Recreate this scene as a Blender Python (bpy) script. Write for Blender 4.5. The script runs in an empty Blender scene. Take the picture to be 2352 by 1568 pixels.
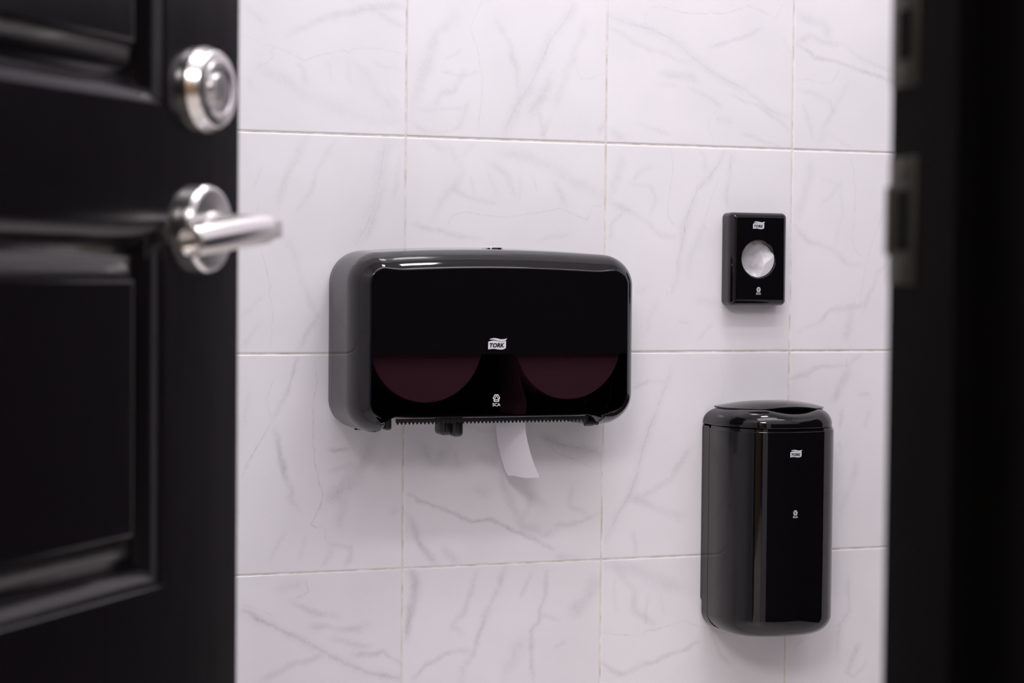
import bpy, bmesh, math, random
import numpy as np
from mathutils import Vector, Matrix

C = bpy.context.scene.collection
scene = bpy.context.scene
random.seed(7)
Z0 = 1.2            # height of the tile joint the measurements start from

# ---------------------------------------------------------------- camera
cam_data = bpy.data.cameras.new('camera')
cam = bpy.data.objects.new('camera', cam_data)
C.objects.link(cam)
R = ((0.94001484, 0.34111998, 0.00304199),
     (-0.34100259, 0.9393696, 0.036083),
     (0.00945108, -0.03495588, 0.99934417))
cam.matrix_world = Matrix(((R[0][0], R[0][2], -R[0][1], -0.7939),
                           (R[1][0], R[1][2], -R[1][1], -2.6244),
                           (R[2][0], R[2][2], -R[2][1], Z0 - 0.18652),
                           (0, 0, 0, 1)))
cam_data.sensor_width = 36.0
cam_data.lens = 4530.9 / 2352 * 36
cam_data.clip_start = 0.02
cam_data.dof.use_dof = True
cam_data.dof.focus_distance = 2.69
cam_data.dof.aperture_fstop = 6.0
scene.camera = cam

# ---------------------------------------------------------------- world, exposure, lights
w = bpy.data.worlds.new('world'); scene.world = w
w.use_nodes = True
w.node_tree.nodes['Background'].inputs[0].default_value = (0.02, 0.018, 0.02, 1)
w.node_tree.nodes['Background'].inputs[1].default_value = 0.3
scene.view_settings.view_transform = 'Standard'
scene.view_settings.look = 'None'
scene.view_settings.exposure = 0.0
scene.view_settings.gamma = 1.0
scene.view_settings.use_curve_mapping = False
try:
    scene.cycles.use_denoising = True
    scene.cycles.max_bounces = 10
    scene.cycles.diffuse_bounces = 6
    scene.cycles.blur_glossy = 0.6
    scene.cycles.sample_clamp_indirect = 4.0
except Exception:
    pass

def area(name, loc, size, power, col, rot=(0, 0, 0), spread=180):
    d = bpy.data.lights.new(name, 'AREA')
    d.shape = 'RECTANGLE'; d.size = size[0]; d.size_y = size[1]
    d.energy = power; d.color = col; d.spread = math.radians(spread)
    o = bpy.data.objects.new(name, d); C.objects.link(o)
    o.location = loc; o.rotation_euler = rot
    return o
area('restroom_light', (0.30, -0.42, 2.66), (0.34, 0.20), 10, (1.0, 0.975, 1.0))
area('restroom_light', (0.10, -1.44, 2.685), (2.20, 0.16), 17, (1.0, 0.975, 1.0))
area('restroom_light', (0.10, -1.00, 2.685), (1.50, 0.20), 9, (1.0, 0.975, 1.0))  # extra strip, added to brighten the door mouldings
area('corridor_light', (-1.35, -3.3, 2.68), (1.0, 1.0), 78, (1.0, 0.95, 0.95))  # broad fill lamp, added to lift the shadows on the back wall
for k in range(3):
    area('corridor_light', (-1.7 + 0.1 * k, -2.9 - 0.75 * k, 2.68), (0.09, 0.09), 1.3, (1.0, 0.72, 0.38))

# ---------------------------------------------------------------- helpers
def tag(o, label=None, cat=None, group=None, kind=None):
    if label: o['label'] = label
    if cat: o['category'] = cat
    if group: o['group'] = group
    if kind: o['kind'] = kind
    return o

def empty(name, loc, label, cat):
    o = bpy.data.objects.new(name, None); C.objects.link(o)
    o.location = loc; o.empty_display_size = 0.05
    return tag(o, label, cat)

def link(name, me, parent=None, world=True):
    """parent keeps the mesh where its coordinates say (they are world coordinates)"""
    o = bpy.data.objects.new(name, me); C.objects.link(o)
    if parent is not None:
        o.parent = parent
        if world:
            m = Matrix.Translation(parent.location) if parent.parent is None else None
            o.matrix_parent_inverse = PW(parent).inverted()
    return o

def PW(p):
    m = Matrix.LocRotScale(p.location, p.rotation_euler, p.scale)
    if p.parent is not None:
        m = PW(p.parent) @ p.matrix_parent_inverse @ m
    return m

def mesh(name, verts, faces, m, parent=None, smooth=None, world=True):
    me = bpy.data.meshes.new(name)
    me.from_pydata([tuple(v) for v in verts], [], faces)
    me.update()
    bm = bmesh.new(); bm.from_mesh(me)
    bmesh.ops.recalc_face_normals(bm, faces=bm.faces)
    bm.to_mesh(me); bm.free()
    me.materials.append(m)
    if smooth is not None:
        me.polygons.foreach_set('use_smooth', [True] * len(me.polygons))
        me.set_sharp_from_angle(angle=math.radians(smooth))
        for p in me.polygons:
            if p.loop_total > 8: p.use_smooth = False
    return link(name, me, parent, world)

def box_vf(x0, x1, y0, y1, z0, z1):
    v = [(x0, y0, z0), (x1, y0, z0), (x1, y1, z0), (x0, y1, z0), (x0, y0, z1), (x1, y0, z1), (x1, y1, z1), (x0, y1, z1)]
    f = [(0, 3, 2, 1), (4, 5, 6, 7), (0, 1, 5, 4), (1, 2, 6, 5), (2, 3, 7, 6), (3, 0, 4, 7)]
    return v, f

def boxes(name, lst, m, parent=None, bevel=0.0, seg=3, world=True):
    bm = bmesh.new()
    for b in lst:
        v, f = box_vf(*b)
        bv = [bm.verts.new(p) for p in v]
        for q in f: bm.faces.new([bv[i] for i in q])
    if bevel:
        bmesh.ops.bevel(bm, geom=bm.edges[:], offset=bevel, segments=seg, profile=0.5, affect='EDGES')
    bmesh.ops.recalc_face_normals(bm, faces=bm.faces)
    me = bpy.data.meshes.new(name); bm.to_mesh(me); bm.free()
    me.materials.append(m)
    if bevel:
        me.polygons.foreach_set('use_smooth', [True] * len(me.polygons))
        me.set_sharp_from_angle(angle=math.radians(40))
    return link(name, me, parent, world)

def lathe_vf(prof, n=48, cap0=True, cap1=True):
    """prof: (radius, height); axis = local z"""
    v = []; f = []
    for r, h in prof:
        for k in range(n):
            a = 2 * math.pi * k / n
            v.append((r * math.cos(a), r * math.sin(a), h))
    for i in range(len(prof) - 1):
        for k in range(n):
            a, b = i * n + k, i * n + (k + 1) % n
            f.append((a, b, b + n, a + n))
    if cap0: f.append(tuple(range(n)))
    if cap1: f.append(tuple((len(prof) - 1) * n + k for k in range(n)))
    return v, f

def xf(v, M): return [tuple(M @ Vector(p)) for p in v]

def fillet(pts, n=10):
    """pts: (x, z, r, scale) -> dense closed outline [(x, z, scale)]"""
    out = []; N = len(pts)
    for i in range(N):
        x, z, r, s = pts[i]
        if r <= 0:
            out.append((x, z, s)); continue
        p = Vector((x, z)); a = Vector(pts[i - 1][:2]) - p; b = Vector(pts[(i + 1) % N][:2]) - p
        a.normalize(); b.normalize()
        ang = a.angle(b); t = r / math.tan(ang / 2)
        c = p + (a + b).normalized() * (r / math.sin(ang / 2))
        p0 = p + a * t; p1 = p + b * t
        a0 = math.atan2(p0.y - c.y, p0.x - c.x); a1 = math.atan2(p1.y - c.y, p1.x - c.x)
        d = (a1 - a0 + math.pi) % (2 * math.pi) - math.pi
        for k in range(n + 1):
            q = a0 + d * k / n
            out.append((c.x + r * math.cos(q), c.y + r * math.sin(q), s))
    return out

def dedupe(o, eps=1e-5):
    r = []
    for p in o:
        if not r or math.hypot(p[0] - r[-1][0], p[1] - r[-1][1]) > eps: r.append(p)
    if math.hypot(r[0][0] - r[-1][0], r[0][1] - r[-1][1]) <= eps: r.pop()
    return r

def smooth_scales(o, it=6):
    s = [p[2] for p in o]
    for _ in range(it):
        s = [(s[i - 1] + 2 * s[i] + s[(i + 1) % len(s)]) / 4 for i in range(len(s))]
    return [(p[0], p[1], q) for p, q in zip(o, s)]

def inset(o, d):
    """move outline points inward (outline is counter-clockwise in its own plane)"""
    N = len(o); r = []
    A = sum(o[i][0] * o[(i + 1) % N][1] - o[(i + 1) % N][0] * o[i][1] for i in range(N))
    sg = 1 if A > 0 else -1
    for i in range(N):
        ax, az = o[i][0] - o[i - 1][0], o[i][1] - o[i - 1][1]
        bx, bz = o[(i + 1) % N][0] - o[i][0], o[(i + 1) % N][1] - o[i][1]
        la, lb = math.hypot(ax, az), math.hypot(bx, bz)
        nx, nz = -(az / la + bz / lb), (ax / la + bx / lb)
        l = math.hypot(nx, nz); nx /= l; nz /= l
        cs = max(0.5, nx * (-az / la) + nz * (ax / la))
        r.append((o[i][0] + sg * nx * d * o[i][2] / cs, o[i][1] + sg * nz * d * o[i][2] / cs))
    return r

def inset_smooth(o, d, it=14):
    """inset along averaged directions, for outlines with small steps"""
    q = [(b[0] - a[0], b[1] - a[1]) for a, b in zip([p[:2] for p in o], inset([(p[0], p[1], 1) for p in o], 1e-4))]
    q = [(x * 1e4, z * 1e4) for x, z in q]
    for _ in range(it):
        q = [((q[i - 1][0] + 2 * q[i][0] + q[(i + 1) % len(q)][0]) / 4, (q[i - 1][1] + 2 * q[i][1] + q[(i + 1) % len(q)][1]) / 4) for i in range(len(q))]
    return [(p[0] + a * d * p[2], p[1] + c * d * p[2]) for p, (a, c) in zip(o, q)]

def resample(o, step):
    q = []
    for i in range(len(o)):
        p, r = o[i], o[(i + 1) % len(o)]; q.append(p)
        d = math.hypot(p[0] - r[0], p[1] - r[1]); n = int(d / step)
        for k in range(1, n + 1): q.append(tuple(p[c] + (r[c] - p[c]) * k / (n + 1) for c in range(3)))
    return q

def shell_vf(o, prof, cap=True, capback=False, inset=inset):
    """rings of the outline in the wall plane at growing distance (prof: inset, distance)"""
    v = []; f = []; N = len(o)
    for ins, dep in prof:
        v += [(x, -dep, z) for x, z in inset(o, ins)]
    for i in range(len(prof) - 1):
        for k in range(N):
            a, b = i * N + k, i * N + (k + 1) % N
            f.append((a, b, b + N, a + N))
    if capback: f.append(tuple(range(N)))
    if cap: f.append(tuple((len(prof) - 1) * N + k for k in range(N)))
    return v, f

def fl(poly, y):            # flat polygon facing the room
    return [(x, y, z) for x, z in poly]

# ---------------------------------------------------------------- materials
def mat(name, base, rough=0.5, spec=0.5, metal=0.0, coat=0.0, ior=1.5):
    m = bpy.data.materials.new(name); m.use_nodes = True
    b = m.node_tree.nodes['Principled BSDF']
    b.inputs['Base Color'].default_value = (*base, 1)
    b.inputs['Roughness'].default_value = rough
    b.inputs['Metallic'].default_value = metal
    b.inputs['IOR'].default_value = ior
    b.inputs['Specular IOR Level'].default_value = spec
    b.inputs['Coat Weight'].default_value = coat
    b.inputs['Coat Roughness'].default_value = 0.03
    return m

def N(m, t, **kw):
    n = m.node_tree.nodes.new(t)
    for k, v in kw.items():
        if k in n.inputs: n.inputs[k].default_value = v
        else: setattr(n, k, v)
    return n

def noise_rough(m, base, amt, scale, bump=0.0, bscale=None, stretch=(1, 1, 1)):
    nt = m.node_tree; L = nt.links.new; b = nt.nodes['Principled BSDF']
    tc = N(m, 'ShaderNodeTexCoord'); mp = N(m, 'ShaderNodeMapping'); mp.inputs['Scale'].default_value = stretch
    L(tc.outputs['Object'], mp.inputs['Vector'])
    n = N(m, 'ShaderNodeTexNoise', Scale=scale, Detail=4.0); L(mp.outputs[0], n.inputs['Vector'])
    r = N(m, 'ShaderNodeMapRange'); r.inputs['To Min'].default_value = base - amt; r.inputs['To Max'].default_value = base + amt
    L(n.outputs['Fac'], r.inputs['Value']); L(r.outputs[0], b.inputs['Roughness'])
    if bump:
        n2 = N(m, 'ShaderNodeTexNoise', Scale=bscale or scale, Detail=3.0); L(mp.outputs[0], n2.inputs['Vector'])
        bp = N(m, 'ShaderNodeBump'); bp.inputs['Strength'].default_value = bump; bp.inputs['Distance'].default_value = 0.001
        L(n2.outputs['Fac'], bp.inputs['Height']); L(bp.outputs[0], b.inputs['Normal'])
    return m

M_black = noise_rough(mat('black_gloss_plastic', (0.0032, 0.0028, 0.0036), 0.045, 0.5, ior=1.5), 0.045, 0.015, 30)
M_black2 = mat('black_satin_plastic', (0.012, 0.011, 0.012), 0.3)
M_grey_in = mat('dark_inner_plastic', (0.02, 0.018, 0.02), 0.45)
M_white = mat('white_print', (0.62, 0.62, 0.66), 0.35)
M_printdark = mat('dark_print', (0.012, 0.008, 0.012), 0.35)
M_nickel = noise_rough(mat('satin_nickel', (0.74, 0.72, 0.71), 0.25, metal=1.0), 0.25, 0.015, 60)
M_steel = mat('dull_strike_metal', (0.16, 0.15, 0.13), 0.45, metal=1.0)
M_chrome = mat('bright_chrome', (0.85, 0.85, 0.86), 0.12, metal=1.0)
M_door = noise_rough(mat('dark_espresso_paint', (0.0048, 0.0036, 0.005), 0.17, 0.5), 0.17, 0.02, 40, bump=0.10, bscale=60, stretch=(1, 1, 0.12))
M_jamb = noise_rough(mat('black_frame_paint', (0.0016, 0.0014, 0.0014), 0.5, 0.08), 0.5, 0.05, 30)
M_ceil = mat('ceiling_paint', (0.80, 0.79, 0.81), 0.8)
M_corr = noise_rough(mat('dark_corridor_wall', (0.012, 0.010, 0.009), 0.7, 0.3), 0.7, 0.05, 10)
M_wood = noise_rough(mat('warm_brown_wall', (0.34, 0.20, 0.09), 0.6, 0.3), 0.6, 0.05, 8)
M_panel = noise_rough(mat('dark_reflect_surface', (0.005, 0.0045, 0.0055), 0.55, 0.15), 0.55, 0.05, 12)
M_floor = noise_rough(mat('grey_floor_tile', (0.76, 0.73, 0.72), 0.4), 0.4, 0.1, 8)
M_paper = mat('white_tissue', (0.86, 0.84, 0.88), 0.85, 0.1)
b = M_paper.node_tree.nodes['Principled BSDF']
_n = N(M_paper, 'ShaderNodeTexNoise', Scale=900.0, Detail=2.0); _b = N(M_paper, 'ShaderNodeBump')
_b.inputs['Strength'].default_value = 0.15; _b.inputs['Distance'].default_value = 0.0005
M_paper.node_tree.links.new(_n.outputs['Fac'], _b.inputs['Height']); M_paper.node_tree.links.new(_b.outputs[0], b.inputs['Normal'])
def add_translucent(m, col, fac):
    nt = m.node_tree; b = nt.nodes['Principled BSDF']; out = next(n for n in nt.nodes if n.type == 'OUTPUT_MATERIAL')
    t = nt.nodes.new('ShaderNodeBsdfTranslucent'); t.inputs[0].default_value = (*col, 1)
    x = nt.nodes.new('ShaderNodeMixShader'); x.inputs[0].default_value = fac
    nt.links.new(b.outputs[0], x.inputs[1]); nt.links.new(t.outputs[0], x.inputs[2]); nt.links.new(x.outputs[0], out.inputs[0])
M_sheet = mat('thin_tissue', (0.95, 0.93, 0.97), 0.85, 0.1); add_translucent(M_sheet, (0.97, 0.95, 0.98), 0.2)
M_bag = mat('white_plastic_film', (0.90, 0.87, 0.90), 0.25, 0.5)

add_translucent(M_bag, (0.85, 0.81, 0.85), 0.4)
M_smoke = bpy.data.materials.new('smoked_window_plastic'); M_smoke.use_nodes = True
nt = M_smoke.node_tree; nt.nodes.clear()
o_ = nt.nodes.new('ShaderNodeOutputMaterial'); tr = nt.nodes.new('ShaderNodeBsdfTransparent'); gl = nt.nodes.new('ShaderNodeBsdfGlossy')
tr.inputs['Color'].default_value = (0.175, 0.105, 0.125, 1); gl.inputs['Roughness'].default_value = 0.04
fr = nt.nodes.new('ShaderNodeFresnel'); fr.inputs['IOR'].default_value = 1.5; mx = nt.nodes.new('ShaderNodeMixShader')
nt.links.new(fr.outputs[0], mx.inputs[0]); nt.links.new(tr.outputs[0], mx.inputs[1]); nt.links.new(gl.outputs[0], mx.inputs[2]); nt.links.new(mx.outputs[0], o_.inputs[0])

# glazed marble-print tile: veins are traced into the point attribute "vein"
M_tile = mat('marble_print_tile', (0.8, 0.8, 0.8), 0.16, 0.5)
nt = M_tile.node_tree; L = nt.links.new; b = nt.nodes['Principled BSDF']
at = N(M_tile, 'ShaderNodeAttribute'); at.attribute_name = 'vein'
tc = N(M_tile, 'ShaderNodeTexCoord')
n1 = N(M_tile, 'ShaderNodeTexNoise', Scale=260.0, Detail=5.0); L(tc.outputs['Object'], n1.inputs['Vector'])
mr = N(M_tile, 'ShaderNodeMapRange'); mr.inputs['From Min'].default_value = 0.3; mr.inputs['From Max'].default_value = 0.7
mr.inputs['To Min'].default_value = 0.75; mr.inputs['To Max'].default_value = 1.25
L(n1.outputs['Fac'], mr.inputs['Value'])
mu = N(M_tile, 'ShaderNodeMath', operation='MULTIPLY'); mu.use_clamp = True
L(at.outputs['Fac'], mu.inputs[0]); L(mr.outputs[0], mu.inputs[1])
mxc = N(M_tile, 'ShaderNodeMix', data_type='RGBA')
mxc.inputs[6].default_value = (0.80, 0.78, 0.805, 1); mxc.inputs[7].default_value = (0.16, 0.16, 0.185, 1)
L(mu.outputs[0], mxc.inputs[0]); L(mxc.outputs[2], b.inputs['Base Color'])
M_grout = noise_rough(mat('grout', (0.60, 0.57, 0.52), 0.9, 0.2), 0.9, 0.05, 60)
nt = M_grout.node_tree; L = nt.links.new
n1 = N(M_grout, 'ShaderNodeTexNoise', Scale=45.0, Detail=6.0); tc = N(M_grout, 'ShaderNodeTexCoord'); L(tc.outputs['Object'], n1.inputs['Vector'])
cr = N(M_grout, 'ShaderNodeValToRGB'); cr.color_ramp.elements[0].position = 0.35; cr.color_ramp.elements[1].position = 0.65
cr.color_ramp.elements[0].color = (0.60, 0.56, 0.48, 1); cr.color_ramp.elements[1].color = (0.82, 0.79, 0.78, 1)
L(n1.outputs['Fac'], cr.inputs[0]); L(cr.outputs[0], nt.nodes['Principled BSDF'].inputs['Base Color'])

# plain tiled walls that only show in reflections
M_tile2 = mat('marble_tile_side', (0.78, 0.76, 0.79), 0.18)
nt = M_tile2.node_tree; L = nt.links.new; b = nt.nodes['Principled BSDF']
tc = N(M_tile2, 'ShaderNodeTexCoord'); sp = N(M_tile2, 'ShaderNodeSeparateXYZ'); L(tc.outputs['Object'], sp.inputs[0])
ad = N(M_tile2, 'ShaderNodeMath', operation='ADD'); L(sp.outputs[0], ad.inputs[0]); L(sp.outputs[1], ad.inputs[1])
cb = N(M_tile2, 'ShaderNodeCombineXYZ'); L(ad.outputs[0], cb.inputs[0]); L(sp.outputs[2], cb.inputs[1])
br = N(M_tile2, 'ShaderNodeTexBrick'); br.offset = 0.0; br.inputs['Scale'].default_value = 1.0
br.inputs['Brick Width'].default_value = 0.3; br.inputs['Row Height'].default_value = 0.3; br.inputs['Mortar Size'].default_value = 0.0012
br.inputs['Color1'].default_value = (0.79, 0.76, 0.79, 1); br.inputs['Color2'].default_value = (0.76, 0.74, 0.77, 1); br.inputs['Mortar'].default_value = (0.5, 0.47, 0.42, 1)
L(cb.outputs[0], br.inputs['Vector'])
wv = N(M_tile2, 'ShaderNodeTexNoise', Scale=5.0, Detail=8.0, Distortion=1.6); L(tc.outputs['Object'], wv.inputs['Vector'])
cr = N(M_tile2, 'ShaderNodeValToRGB'); e = cr.color_ramp.elements; e[0].position = 0.47; e[0].color = (1, 1, 1, 1); e[1].position = 0.53; e[1].color = (1, 1, 1, 1)
k = e.new(0.5); k.color = (0.84, 0.84, 0.86, 1)
L(wv.outputs['Fac'], cr.inputs[0])
mm = N(M_tile2, 'ShaderNodeMix', data_type='RGBA', blend_type='MULTIPLY'); mm.inputs[0].default_value = 1
L(br.outputs['Color'], mm.inputs[6]); L(cr.outputs[0], mm.inputs[7]); L(mm.outputs[2], b.inputs['Base Color'])

# ---------------------------------------------------------------- back wall: real tiles with rounded edges, grout behind
# traced veins per tile: (width mm, strength, x, z, ...) in millimetres
PRINTS = {
 (-1, 0): [
  (7.9,7,132,133,159,146,192,160,228,168,248,176,282,180,298,178),
  (6.6,5,248,174,270,162,298,152),
  (1.3,12,93,95,92,89,105,93,113,103,110,109,114,115,130,110,157,98,166,103,192,110,210,115,218,112,224,117,260,119,283,116,298,112),
  (14.5,5,95,87,133,67,159,51,192,39,226,28,260,22,292,21),
  (6.6,5,148,94,157,72,166,66),
  (3.3,4,190,95,197,67),
  (4,4,217,105,219,67),
  (9.2,6,224,101,244,81,260,55,283,38),
  (3.3,4,269,90,274,64,292,38),
  (5.3,4,253,100,297,89),
  (2.6,5,69,128,89,123,113,115),
  (7.9,4,71,169,101,145),
  (7.9,5,80,69,89,55),
 ],
 (0, 0): [
  (11.9,7,70,169,44,142,29,102,17,66,11,39),
  (1.5,12,110,194,98,167,93,153,103,127,108,100,111,85,111,56,107,29,106,9),
  (5.9,6,131,168,150,138,160,103,167,72),
  (2,12,249,197,232,167,213,144,198,109,182,77,161,45,147,18,142,3),
  (10.6,6,249,197,232,167,213,144,198,109,182,77,161,45,147,18,142,3),
  (10.6,8,216,94,204,65,185,37),
  (6.6,5,199,42,204,6),
  (5.3,5,216,33,202,6),
  (9.2,6,266,169,242,111,231,74,221,47),
  (2,9,249,118,254,103,259,90,277,92,296,100),
  (2.6,5,288,170,281,145),
  (6.6,6,85,95,71,68,47,60,41,40),
  (4,4,57,111,79,122),
  (4,5,54,91,80,86,105,92),
  (4,5,22,38,50,39,83,42),
  (5.3,6,6,21,29,9,52,6,76,17,92,51),
  (5.3,6,297,32,290,18),
 ],
 (-1, 1): [
  (7.9,6,158,293,144,264,130,236,120,201),
  (5.3,5,201,289,185,269,170,239,164,219,147,193),
  (3.3,5,99,251,87,225),
  (2.6,9,271,293,265,261,260,227,254,201,242,171,228,149),
  (13.2,5,271,293,265,261,260,227,254,201,242,171,228,149),
  (5.3,5,271,227,254,188,245,160),
  (5.3,4,291,274,284,212),
  (1.3,10,89,205,95,202,91,192,96,186,107,186,115,180),
  (1.7,10,97,140,104,118,110,91,108,78,113,72,113,46,110,9),
  (6.6,5,133,158,147,127,157,92,174,52),
  (6.6,7,182,56,162,32,150,5),
  (5.3,4,101,79,74,52),
  (5.3,5,95,41,74,11),
 ],
 (0, 1): [
  (7.9,5,30,294,65,282,81,257,72,231,51,212,42,185),
  (10.6,6,135,284,183,274,219,263,256,242,298,224),
  (6.6,5,123,268,148,251,162,220),
  (4,4,95,249,100,223),
  (3.3,4,116,272,134,219),
  (3.3,4,171,247,169,220),
  (3.3,5,190,247,196,229),
  (6.6,5,222,241,239,212),
  (5.3,4,99,294,81,271),
  (5.3,5,72,229,95,218,134,210),
  (1.5,11,66,173,63,182,70,193,89,198,114,194,143,191,165,193,172,195,196,198,230,206,252,197,273,189,276,203,281,210,294,210,296,216),
  (5.3,7,5,181,42,170,77,164,108,160),
  (5.3,4,245,169,196,159),
 ],
 (1, 0): [
  (1.5,11,58,174,58,184,69,198,84,199,111,194,133,192,158,193,162,196,182,194,207,202,225,208,241,204,269,192,273,199,280,213,289,212,291,221),
  (2.6,13,2,181,26,174,49,170,67,166,98,156,118,143,134,129,156,116,188,99,220,87,238,73,257,59,275,52,296,47),
  (9.2,5,2,181,26,174,49,170,67,166,98,156,118,143,134,129,156,116,188,99,220,87,238,73,257,59,275,52,296,47),
  (5.9,7,4,164,26,156,48,142,70,138,94,132,107,124,129,122),
  (7.9,8,85,101,119,103,143,96),
  (5.3,6,130,83,160,72,179,61),
  (6.6,4,75,89,108,86),
  (4,6,198,78,225,66,254,55,285,36,297,23),
  (5.3,7,248,179,219,164,187,152,163,147),
  (2,9,68,128,72,123),
  (2.6,7,180,54,166,47,161,38,164,22,172,6),
  (4,5,218,21,255,10,285,3),
  (5.3,4,49,32,75,23,100,18),
  (9.2,5,6,18,28,7),
  (7.9,4,175,42,200,37),
  (5.3,4,281,163,295,143),
 ],
 (2, 0): [
  (10.6,6,5,201,24,196,47,189,61,171),
  (6.6,7,6,162,24,169,43,164,67,159,81,161),
  (4,10,6,156,34,140,69,134,105,125,143,115,199,101),
  (4,6,87,156,119,139,157,126,198,114),
  (2,10,5,104,25,105,44,100,63,100,74,114,75,126),
  (5.9,6,7,88,35,83,63,72,68,60,55,38,46,11),
  (4,5,17,70,26,46,36,17),
  (4,5,59,26,83,10,107,7),
  (5.3,4,94,102,68,63),
 ],
 (1, 1): [
  (1.7,11,99,297,104,285,105,256,101,232,97,210,98,200,102,192,111,182,122,182),
  (2.6,11,188,296,179,275,166,258,146,237,135,213,126,189,125,168,116,138,114,107,116,101),
  (7.9,5,188,296,179,275,166,258,146,237,135,213,126,189,125,168,116,138,114,107,116,101),
  (5.3,5,149,292,159,266),
  (2,8,200,288,197,255,192,231,194,214),
  (7.9,5,200,288,197,255,192,231,194,214),
  (2.6,9,182,258,171,234,165,213,156,187,160,177),
  (6.6,5,156,185,147,160,136,138,130,112),
  (11.9,6,27,283,16,256,10,227),
  (5.3,5,75,268,53,263,42,247),
  (4,5,36,241,73,240,79,224,72,196),
  (6.6,6,4,218,25,209,65,188,87,171,109,168),
  (5.3,5,28,203,13,187,6,166),
  (2,9,99,91,98,81),
  (5.3,5,112,100,106,85),
  (7.9,5,66,93,46,85),
  (9.2,5,148,75,184,73),
  (6.6,4,81,75,67,27),
  (4,5,117,42,135,42),
  (4,4,171,39,149,18),
 ],
 (2, 1): [
  (1.7,11,96,295,105,270,104,253,108,245,106,195,102,175,107,155,117,144,129,145),
  (2.6,10,158,215,142,172,131,145,124,110,117,71),
  (5.3,6,178,156,150,116,134,88,125,60),
  (9.2,5,32,282,21,232,9,198),
  (5.3,5,52,255,77,252,68,233,46,221),
  (5.9,6,6,187,28,165,72,152,95,133,120,130),
  (4,4,80,261,87,206,76,160),
  (5.3,7,125,74,93,63,68,63,52,43,31,35,12,26),
  (9.2,7,105,68,100,43,94,15),
 ],
 (2, 2): [
  (5.9,7,122,295,97,278,53,278,28,265,3,260),
  (2,9,97,290,97,275),
  (7.9,7,101,270,76,225),
  (5.3,6,89,211,86,183),
  (5.3,5,117,236,137,235),
  (5.3,5,138,208,128,185),
  (4,5,84,162,91,144),
  (9.2,5,118,135,108,94,89,49),
 ],
 (2, 3): [
  (2.6,8,104,261,108,203,92,186,86,131),
  (7.9,4,104,261,108,203,92,186,86,131),
  (6.6,7,126,152,107,115),
  (4,6,100,115,120,105,139,128),
  (4,5,31,163,18,158),
 ],
 (1, 2): [
  (2.6,10,106,274,97,246,87,221,73,190,64,162,54,122,44,94,28,70,5,27),
  (9.2,5,106,274,97,246,87,221,73,190,64,162,54,122,44,94,28,70,5,27),
  (3.3,7,46,250,73,259,97,255),
  (2.6,7,186,286,193,263,191,232),
  (6.6,6,142,161,108,114,58,88),
  (9.2,6,44,88,85,72,130,57),
  (5.3,5,52,38,52,7),
 ],
 (1, 3): [
  (13.2,6,5,293,53,282,87,265,135,250),
  (4,4,19,271,23,224),
  (7.9,6,26,277,53,254,50,223,83,204),
  (3.3,5,73,247,70,203),
  (3.3,5,94,246,103,214),
  (1.7,12,3,193,37,188,68,187,70,192,98,195,132,204,156,195,177,188,224,177),
  (5.3,8,3,151,31,130,65,141,108,154,157,170),
  (5.3,6,177,188,192,149,209,135),
 ],
 (-1, 2): [
  (2.6,10,118,272,106,239,112,206,91,170,73,134),
  (4.6,7,149,296,136,250,115,212),
  (5.3,5,118,206,128,145,147,98),
  (5.3,5,81,248,75,206),
  (1.7,15,172,289,176,259,170,230,171,212,170,175,174,168,173,151,178,133,180,119,185,109,181,89,170,68,168,66,176,61,183,63,190,56,188,44,194,43),
  (6.6,7,118,192,123,162,135,120,149,88),
  (2.6,8,105,195,86,163,74,143),
  (14.5,10,257,187,247,159,233,134,209,111,190,95),
  (4,9,194,167,223,166),
  (5.3,7,194,137,228,148),
  (10.6,6,219,102,205,62),
  (5.3,6,195,37,227,31,224,19,219,8),
  (5.3,6,198,28,188,12),
  (4,6,131,51,114,33,113,17),
  (3.3,5,162,50,150,15),
  (5.3,5,282,78,294,83),
 ],
 (-1, 3): [
  (1.7,12,162,289,166,273,157,269,146,264),
  (9.2,5,124,279,157,285),
  (2.6,8,71,261,99,251,117,243),
  (3.3,14,73,253,99,237,134,220,165,203,187,190,206,178,235,164,267,153,296,146),
  (10.6,5,73,253,99,237,134,220,165,203,187,190,206,178,235,164,267,153,296,146),
  (6.6,8,141,260,169,245,210,235),
  (7.9,9,167,224,191,223,206,217,234,218,249,222),
  (6.6,7,196,206,229,197,254,191),
  (5.3,11,229,183,261,179,271,184,298,166),
  (6.6,7,187,185,146,176,99,153),
 ],
 (0, 2): [
  (4,13,8,104,21,94,50,85,73,75,103,63,126,64,151,54,174,43,203,27,224,17),
  (7.9,10,8,73,21,39,36,20,47,5),
  (9.2,7,59,28,79,6),
  (13.2,8,25,174,45,145,63,163),
  (5.3,5,75,161,83,141),
  (5.3,6,85,199,135,188),
  (2.6,13,201,180,217,175,240,167,267,161,296,154),
  (9.2,7,201,180,217,175,240,167,267,161,296,154),
  (2.6,11,214,170,228,157,254,147,288,132),
  (9.2,7,115,153,141,138,151,111,161,82,177,53,211,37,229,48),
  (6.6,6,177,58,187,81,190,100),
  (5.3,7,229,51,268,56,291,66),
  (6.6,5,254,108,249,79,276,69),
  (9.2,5,106,108,126,100),
  (6.6,5,229,7,263,3),
 ],
 (0, 3): [
  (9.2,13,14,297,20,264,12,240,8,221,7,202),
  (6.6,7,111,293,102,260,92,234,74,215,89,203),
  (6.6,8,152,296,142,267,127,237,117,208,110,185,105,173,90,157,90,135),
  (2,5,152,296,142,267,127,237,117,208,110,185,105,173,90,157,90,135),
  (5.3,8,105,174,85,181,63,175,35,160,15,145),
  (5.3,6,188,284,175,251),
  (5.3,9,216,288,212,252,204,216,192,204,192,173,197,129),
  (4.6,7,212,223,235,217),
  (14.5,8,292,270,277,246,258,225),
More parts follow.
